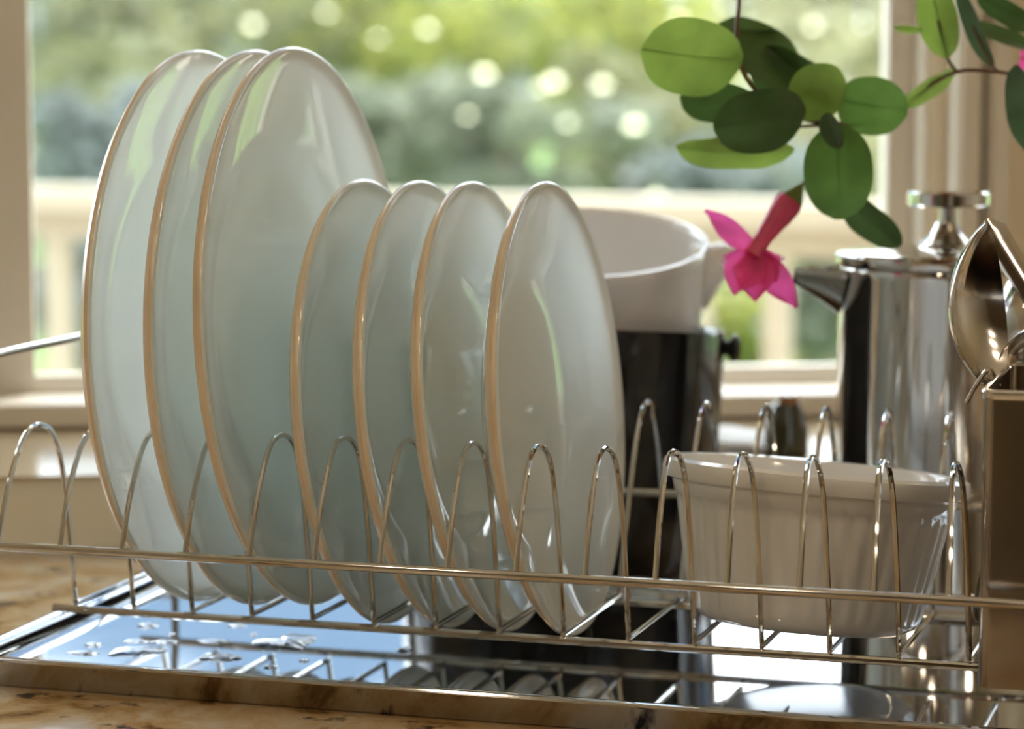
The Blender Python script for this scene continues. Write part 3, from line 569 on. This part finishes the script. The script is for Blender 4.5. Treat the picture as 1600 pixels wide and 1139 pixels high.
def tree(name, label, cat, u, v, D, ru, rv, mi, n, size, seed, group, trunk=True):
    c = at(u, v, D); kx = D/F; base = Vector((c.x, c.y, -1.5))
    o = thing(name, label, cat, base, group=group)
    m = crown_mesh(ru*kx, ru*kx*.9, rv*kx, n, size, seed, name); cr = m.obj('crown', GF[mi], o, False); cr.location = (0, 0, c.z+1.5); cr['kind'] = 'stuff'
    hh = c.z+1.5
    MB().tube(spline([(0, 0, 0), (.04, .02, hh*.35), (-.03, 0, hh*.7), (0, 0, hh)], 4), [.055*max(.25, 1-.7*i/12) for i in range(13)], 8).obj('trunk', M_trunk, o)
    return o
GT, GB = 'trees beyond the railing', 'shrubs beyond the railing'
TR = [(90, -120, 15.5, 190, 260, 1, 'olive tree filling the garden corner by the left window frame'), (330, -130, 14.5, 190, 250, 1, 'olive tree rising behind the three large plates'), (520, -100, 15, 170, 260, 0, 'yellow green tree between the large plates and the window middle'), (730, -110, 14, 190, 270, 0, 'yellow green tree in the middle of the window'),
      (950, -120, 15, 180, 270, 0, 'bright yellow green tree left of the hanging leaves'), (1150, -90, 16, 180, 270, 4, 'pale yellow tree behind the hanging leaves'), (1340, -80, 15, 170, 260, 4, 'pale sunlit tree by the right window casing'), (1600, -90, 15, 220, 260, 0, 'yellow green tree beyond the right casing'), (1900, -90, 16, 240, 260, 2, 'green tree past the right casing, outside the photo'),
      (-200, -90, 15, 230, 270, 2, 'green tree past the left window frame')]
for i, (u, v, D, ru, rv, mi, lb) in enumerate(TR): tree('garden_tree', lb, 'tree', u, v, D, ru, rv, mi, 2600, .055, 100+i, GT)
SH = [(138, 235, 9.0, 95, 95, 3, 'rounded blue green shrub by the left window frame'), (330, 200, 11, 150, 110, 1, 'olive shrub behind the large plates'), (600, 215, 11, 150, 95, 2, 'green shrub right of the large plates'), (800, 240, 10.5, 130, 80, 2, 'dark green shrub above the small plates'), (980, 215, 12, 140, 100, 1, 'olive shrub left of the hanging leaves'),
      (1110, 260, 11, 120, 75, 3, 'grey green shrub just over the rail behind the flower'), (1300, 235, 12, 150, 100, 4, 'pale shrub behind the lowest hanging leaf'), (1150, 520, 9, 80, 60, 0, 'bright yellow green shrub seen through the balusters'), (1290, 480, 8.5, 90, 90, 2, 'green shrub through the balusters beside the press spout'), (130, 470, 8.5, 80, 90, 3, 'bluish shrub through the balusters at left'),
      (700, 40, 13, 220, 130, 0, 'yellow green shrub rising behind the plates'), (1000, 60, 13, 160, 120, 0, 'sunlit yellow green shrub above the white bowl'), (450, 90, 13, 150, 110, 1, 'olive green shrub above the large plates'), (1250, 90, 13.5, 170, 120, 4, 'pale yellow shrub behind the hanging leaves'), (170, 70, 12.5, 150, 110, 1, 'brownish olive shrub above the blue green one')]
for i, (u, v, D, ru, rv, mi, lb) in enumerate(SH): tree('garden_shrub', lb, 'shrub', u, v, D, ru, rv, mi, 2000, .04, 300+i, GB)
# glossy leaves that catch the sun among the crowns
M_shiny = mat('shiny_leaf', (.33, .34, .12), .47, 0, **{'IOR': 1.5, 'Specular IOR Level': .8})
host = [o for o in COL.objects if o.name.startswith(('garden_tree', 'garden_shrub'))]
for i, (u, v, D, sz) in enumerate(((395, 38, 11.5, .05), (668, 45, 11.5, .045), (757, 115, 9.8, .05), (865, 127, 9.8, .055), (843, 137, 10, .03), (940, 132, 10, .05), (990, 195, 9.5, .05), (886, 192, 9.6, .03), (1025, 308, 9, .04), (510, 20, 11.5, .035), (1060, 30, 11.5, .04), (1270, 40, 11.5, .04), (590, 60, 11.5, .03), (730, 180, 9.8, .03))):
    p = at(u, v, D); hv = ((cam.location-p).normalized()+sv).normalized(); a = hv.orthogonal().normalized(); b_ = hv.cross(a)
    h_ = min(host, key=lambda q: (q.location.x-p.x)**2+(q.location.y-p.y)**2)
    m = MB(); m.add([p-h_.location+a*sz*.5*cos(t_*.5236)*1.2+b_*sz*.5*sin(t_*.5236)+hv*sz*.02*cos(t_*1.0472) for t_ in range(12)], [tuple(range(12))])
    m.obj('shiny_leaf', M_shiny, h_)
# dense hedge closing the garden
o = thing('garden_hedge', 'long clipped hedge closing the garden behind the trees', 'hedge', (0, 19, -1.5))
m = MB(); rnd = random.Random(5); vs = []; fs = []
for i in range(9000):
    p = Vector((rnd.uniform(-9, 10), rnd.uniform(-.5, .5), rnd.uniform(.02, 2.6))); a = Vector((rnd.gauss(0, 1), rnd.gauss(0, .5), rnd.gauss(0, 1))).normalized(); b_ = a.orthogonal().normalized(); b_ = b_*cos(i)+a.cross(b_)*sin(i); s_ = rnd.uniform(.08, .16); k_ = len(vs)
    vs += [p-a*s_, p+b_*s_*.5, p+a*s_, p-b_*s_*.5]; fs.append((k_, k_+1, k_+2, k_+3))
h = m.add(vs, fs).obj('foliage', GF[1], o, False); h['kind'] = 'stuff'
